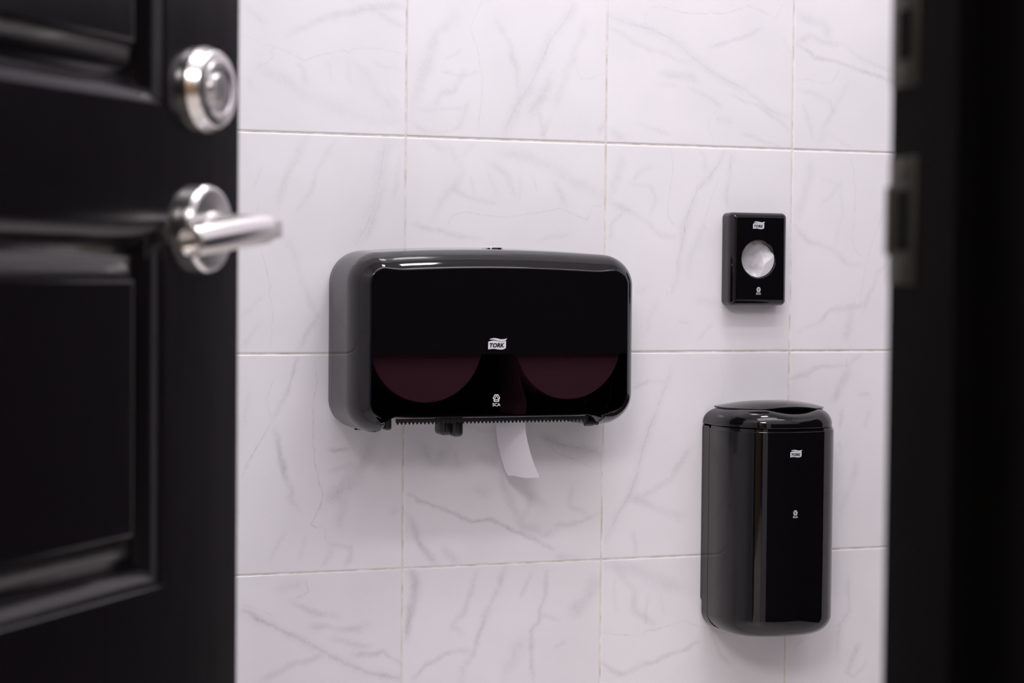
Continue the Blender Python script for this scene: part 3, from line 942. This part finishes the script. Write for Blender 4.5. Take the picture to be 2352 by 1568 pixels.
# ---------------------------------------------------------------- sanitary bag dispenser
def build_bag_dispenser():
    m, a, zt, zb = 0.5322, 0.0465, -0.0955, -0.2315
    B = empty('bag_dispenser', (m, 0, Z0 + zb), 'small glossy black wall dispenser with a round opening showing white bags', 'dispenser')
    o = dedupe([(x, z + Z0, s) for x, z, s in fillet([(m - a, zb, 0.0075, 1), (m + a, zb, 0.0075, 1), (m + a, zt, 0.0075, 1), (m - a, zt, 0.0075, 1)], 10)])
    prof = [(0.001, 0.0), (0.0004, 0.001), (0.0, 0.020)]
    for k in range(1, 13):
        t = math.radians(66) * k / 12; prof.append((0.0145 * (1 - math.cos(t)), 0.0200 + 0.0145 * math.sin(t)))
    v, f = shell_vf(o, prof, cap=False)
    ring = inset(o, prof[-1][0]); yf = -prof[-1][1]
    hx, hz, hr = 0.5295, Z0 - 0.1632, 0.0268
    bm = bmesh.new()
    bv = [bm.verts.new(p) for p in v]
    for q in f: bm.faces.new([bv[i] for i in q])
    Nn = len(ring); last = bv[-Nn:]
    n = 72; rings = []
    for r, yy in ((hr + 0.0022, yf), (hr + 0.0009, yf + 0.0004), (hr, yf + 0.0016), (hr - 0.0003, yf + 0.006), (hr - 0.0009, yf + 0.0072)):
        rings.append([bm.verts.new((hx + r * math.cos(2 * math.pi * k / n), yy, hz + r * math.sin(2 * math.pi * k / n))) for k in range(n)])
    ed = []
    for k in range(Nn): ed.append(bm.edges.get((last[k], last[(k + 1) % Nn])) or bm.edges.new((last[k], last[(k + 1) % Nn])))
    for k in range(n): ed.append(bm.edges.new((rings[0][k], rings[0][(k + 1) % n])))
    bmesh.ops.triangle_fill(bm, edges=ed, use_beauty=True, normal=(0, -1, 0))
    for a_, c_ in zip(rings, rings[1:]):
        for k in range(n): bm.faces.new((a_[k], a_[(k + 1) % n], c_[(k + 1) % n], c_[k]))
    bmesh.ops.recalc_face_normals(bm, faces=bm.faces)
    me = bpy.data.meshes.new('cover'); bm.to_mesh(me); bm.free(); me.materials.append(M_black)
    me.polygons.foreach_set('use_smooth', [True] * len(me.polygons)); me.set_sharp_from_angle(angle=math.radians(20))
    for p_ in me.polygons:
        if p_.normal.y < -0.9999: p_.use_smooth = False
    link('cover', me, B)
    v, f = shell_vf(o, [(0.003, 0.0002), (0.003, 0.003)], capback=True)
    mesh('base_plate', v, f, M_grey_in, B)
    wave_logo(0.5292, Z0 - 0.1142, 0.0192, yf - 0.0003, B)
    knot_mark(0.5300, Z0 - 0.2100, 0.0076, yf - 0.0003, B)
    # the crumpled film of the foremost bag
    V = []; F = []; n = 90
    rs = np.random.RandomState(5); planes = []
    for k in range(22):
        an = rs.rand() * math.pi; planes.append((math.cos(an), math.sin(an), (rs.rand() - 0.5) * 0.044, 0.25 + 0.5 * rs.rand(), k % 2 == 0))
    for i in range(n + 1):
        for j in range(n + 1):
            x = (i / n - 0.5) * 0.070; z = (j / n - 0.5) * 0.076
            h = 0
            for c_, s_, o__, g_, fl_ in planes:
                d = x * c_ + z * s_ - o__
                h += g_ * (math.sqrt(d * d + 0.0000004) * (1 if fl_ else -1.0)) * 0.26
            y = -0.0195 + 0.11 * z - 0.0030 * math.exp(-((x / 0.022) ** 2 + (z / 0.024) ** 2)) - (h - 0.0008) * 2.0
            y -= 0.002 * math.sin(90 * z + 60 * x)
            V.append((hx + x, max(-0.0305, min(-0.012, y)), hz + z))
    for i in range(n):
        for j in range(n):
            k = i * (n + 1) + j; F.append((k, k + 1, k + n + 2, k + n + 1))
    bg = mesh('sanitary_bag', V, F, M_bag, None, smooth=22)
    tag(bg, 'crumpled white plastic bag showing in the round hole of the small black dispenser', 'bag')
build_bag_dispenser()

# ---------------------------------------------------------------- wall-mounted bin
def build_bin():
    m, a, F0 = 0.5465, 0.0890, 0.128
    B = empty('wall_bin', (m, 0, Z0 - 0.70), 'tall glossy black wall-mounted waste bin with a domed lid, hanging below the small bag dispenser', 'waste bin')
    def plan(c0, front, n=64, p=2.42, half=a, yb=None):
        pts = []
        for k in range(n + 1):
            t = math.pi * k / n; c, s = math.cos(t), math.sin(t)
            pts.append((m + half * math.copysign(abs(c) ** (2 / p), c), c0 + (front - c0) * abs(s) ** (2 / p), 1))
        if yb is not None: pts = [(m + half, yb, 1)] + pts + [(m - half, yb, 1)]
        return dedupe(pts)
    def stack(o, levels, lo=True, hi=True):
        v = []; f = []; n = len(o)
        for e, z in levels:
            v += [(x, -max(c, 0.0006), z) for x, c in inset(o, e)]
        for i in range(len(levels) - 1):
            for k in range(n):
                q, r = i * n + k, i * n + (k + 1) % n
                f.append((q, r, r + n, q + n))
        if lo: f.append(tuple(range(n)))
        if hi: f.append(tuple((len(levels) - 1) * n + k for k in range(n)))
        return v, f
    zb, zseam = Z0 - 0.7070, Z0 - 0.4065
    # body front shell
    o = plan(0.045, F0, yb=0.026)
    rb = 0.030
    lev = [(rb + 0.02, zb + 0.001), (rb + 0.006, zb)]
    for k in range(0, 13):
        t = math.pi / 2 * k / 12; lev.append((rb * (1 - math.sin(t)), zb + rb * 0.92 * (1 - math.cos(t))))
    lev += [(0.0, zb + 0.12), (0.0, zseam - 0.06), (0.0, zseam - 0.0040), (0.0004, zseam - 0.0034), (0.0013, zseam - 0.0032), (0.0016, zseam + 0.0004), (0.003, zseam + 0.0006)]
    v, f = stack(o, lev)
    body = mesh('body', v, f, M_black, B, smooth=30)
    # back half of the body, behind the vertical seam
    ob = [(m + a, 0.0248, 1), (m + a, 0.006, 1), (m - a, 0.006, 1), (m - a, 0.0248, 1)]
    lev2 = []
    for k in range(0, 13):
        t = math.pi / 2 * k / 12; lev2.append((rb * (1 - math.sin(t)), zb + rb * 0.92 * (1 - math.cos(t))))
    V = []; Fc = []
    for e, z in lev2 + [(0, zseam - 0.001)]:
        V += [(m + a - e, -0.0248, z), (m + a - e, -0.006, z), (m - a + e, -0.006, z), (m - a + e, -0.0248, z)]
    for i in range(len(lev2)):
        for k in range(4): Fc.append((4 * i + k, 4 * i + (k + 1) % 4, 4 * i + 4 + (k + 1) % 4, 4 * i + 4 + k))
    Fc += [(0, 1, 2, 3), tuple(4 * len(lev2) + k for k in range(4))]
    mesh('back_shell', V, Fc, M_black, B, smooth=30)
    # wall bracket
    oo = dedupe([(x, z + Z0, s) for x, z, s in fillet([(m - 0.0885, -0.6720, 0.012, 1), (m + 0.090, -0.6720, 0.012, 1), (m + 0.090, -0.4000, 0.012, 1), (m - 0.0885, -0.4000, 0.012, 1)], 8)])
    v, f = shell_vf(oo, [(0.0, 0.0), (0.0, 0.0040), (0.0012, 0.0052)], capback=True)
    br_ = mesh('wall_bracket', v, f, M_black, B, smooth=30)
    # lid
    ol = plan(0.030, F0 + 0.0008, yb=0.0035, half=a + 0.0002)
    ztop = Z0 - 0.3800; z0_ = zseam + 0.0016; rl = 0.0230
    lev = [(0.004, z0_), (0.0006, z0_), (0.0, z0_ + 0.0008)]
    for k in range(0, 15):
        t = math.radians(80) * k / 14; lev.append((rl * (1 - math.cos(t)) * 1.05, z0_ + 0.003 + (ztop - z0_ - 0.003) * math.sin(t) / math.sin(math.radians(80))))
    lev += [(rl + 0.001, ztop - 0.0006), (rl + 0.0015, ztop - 0.004), (rl + 0.002, ztop - 0.012)]
    v, f = stack(ol, lev)
    # finger scoop: lower the rim at the front right
    def bump(x):
        t = (x - 0.5540) / 0.044
        return 0 if abs(t) >= 1 else (1 - t * t) ** 1.2
    nv = []
    for x, y, z in v:
        c = -y
        wgt = max(0, min(1, (z - (z0_ + 0.012)) / (ztop - z0_ - 0.012))) * max(0, min(1, (c - 0.060) / 0.035))
        nv.append((x, y, z - 0.0045 * bump(x) * wgt))
    lid = mesh('lid', nv, f, M_black, B, smooth=30)
    # domed swing flap
    of = plan(0.030, F0 - rl - 0.0030, half=a - rl * 0.62, yb=0.010, p=2.3)
    V = []; Fc = []; n = len(of); K = 10
    cx_, cc_ = m, 0.052
    of = [(m + 0.0045 + (x - m) * 1.06, c, s_) for x, c, s_ in of]
    zf = Z0 - 0.3812
    for r in range(K + 1):
        s = 1 - r / K
        for x, c, _ in of:
            X = cx_ + (x - cx_) * s; Cc = cc_ + (c - cc_) * s
            z = zf + 0.0022 + 0.0100 * (1 - s ** 2.2)
            z += 0.0036 * bump(X) * max(0, (Cc - 0.065) / 0.040)
            V.append((X, -Cc, z))
    for r in range(K):
        for k in range(n): Fc.append((r * n + k, r * n + (k + 1) % n, (r + 1) * n + (k + 1) % n, (r + 1) * n + k))
    b0 = len(V)
    for e, dz in ((0.0, -0.0006), (0.0012, -0.0026), (0.004, -0.0032)):
        for (x, c, _), (xi, ci) in zip(of, inset(of, e)):
            V.append((xi, -ci, zf + 0.0022 + dz + 0.0036 * bump(x) * max(0, (c - 0.065) / 0.040)))
    for k in range(n): Fc.append((k, (k + 1) % n, b0 + (k + 1) % n, b0 + k))
    for r in range(2):
        for k in range(n): Fc.append((b0 + r * n + k, b0 + r * n + (k + 1) % n, b0 + (r + 1) * n + (k + 1) % n, b0 + (r + 1) * n + k))
    fp = mesh('flap', V, Fc, M_black, lid, smooth=35)
    fp['label'] = 'domed lift-up flap of the lid'
    wave_logo(0.5450, Z0 - 0.4405, 0.0190, -F0 - 0.0004, B)
    knot_mark(0.5450, Z0 - 0.5270, 0.0077, -F0 - 0.0004, B)
build_bin()
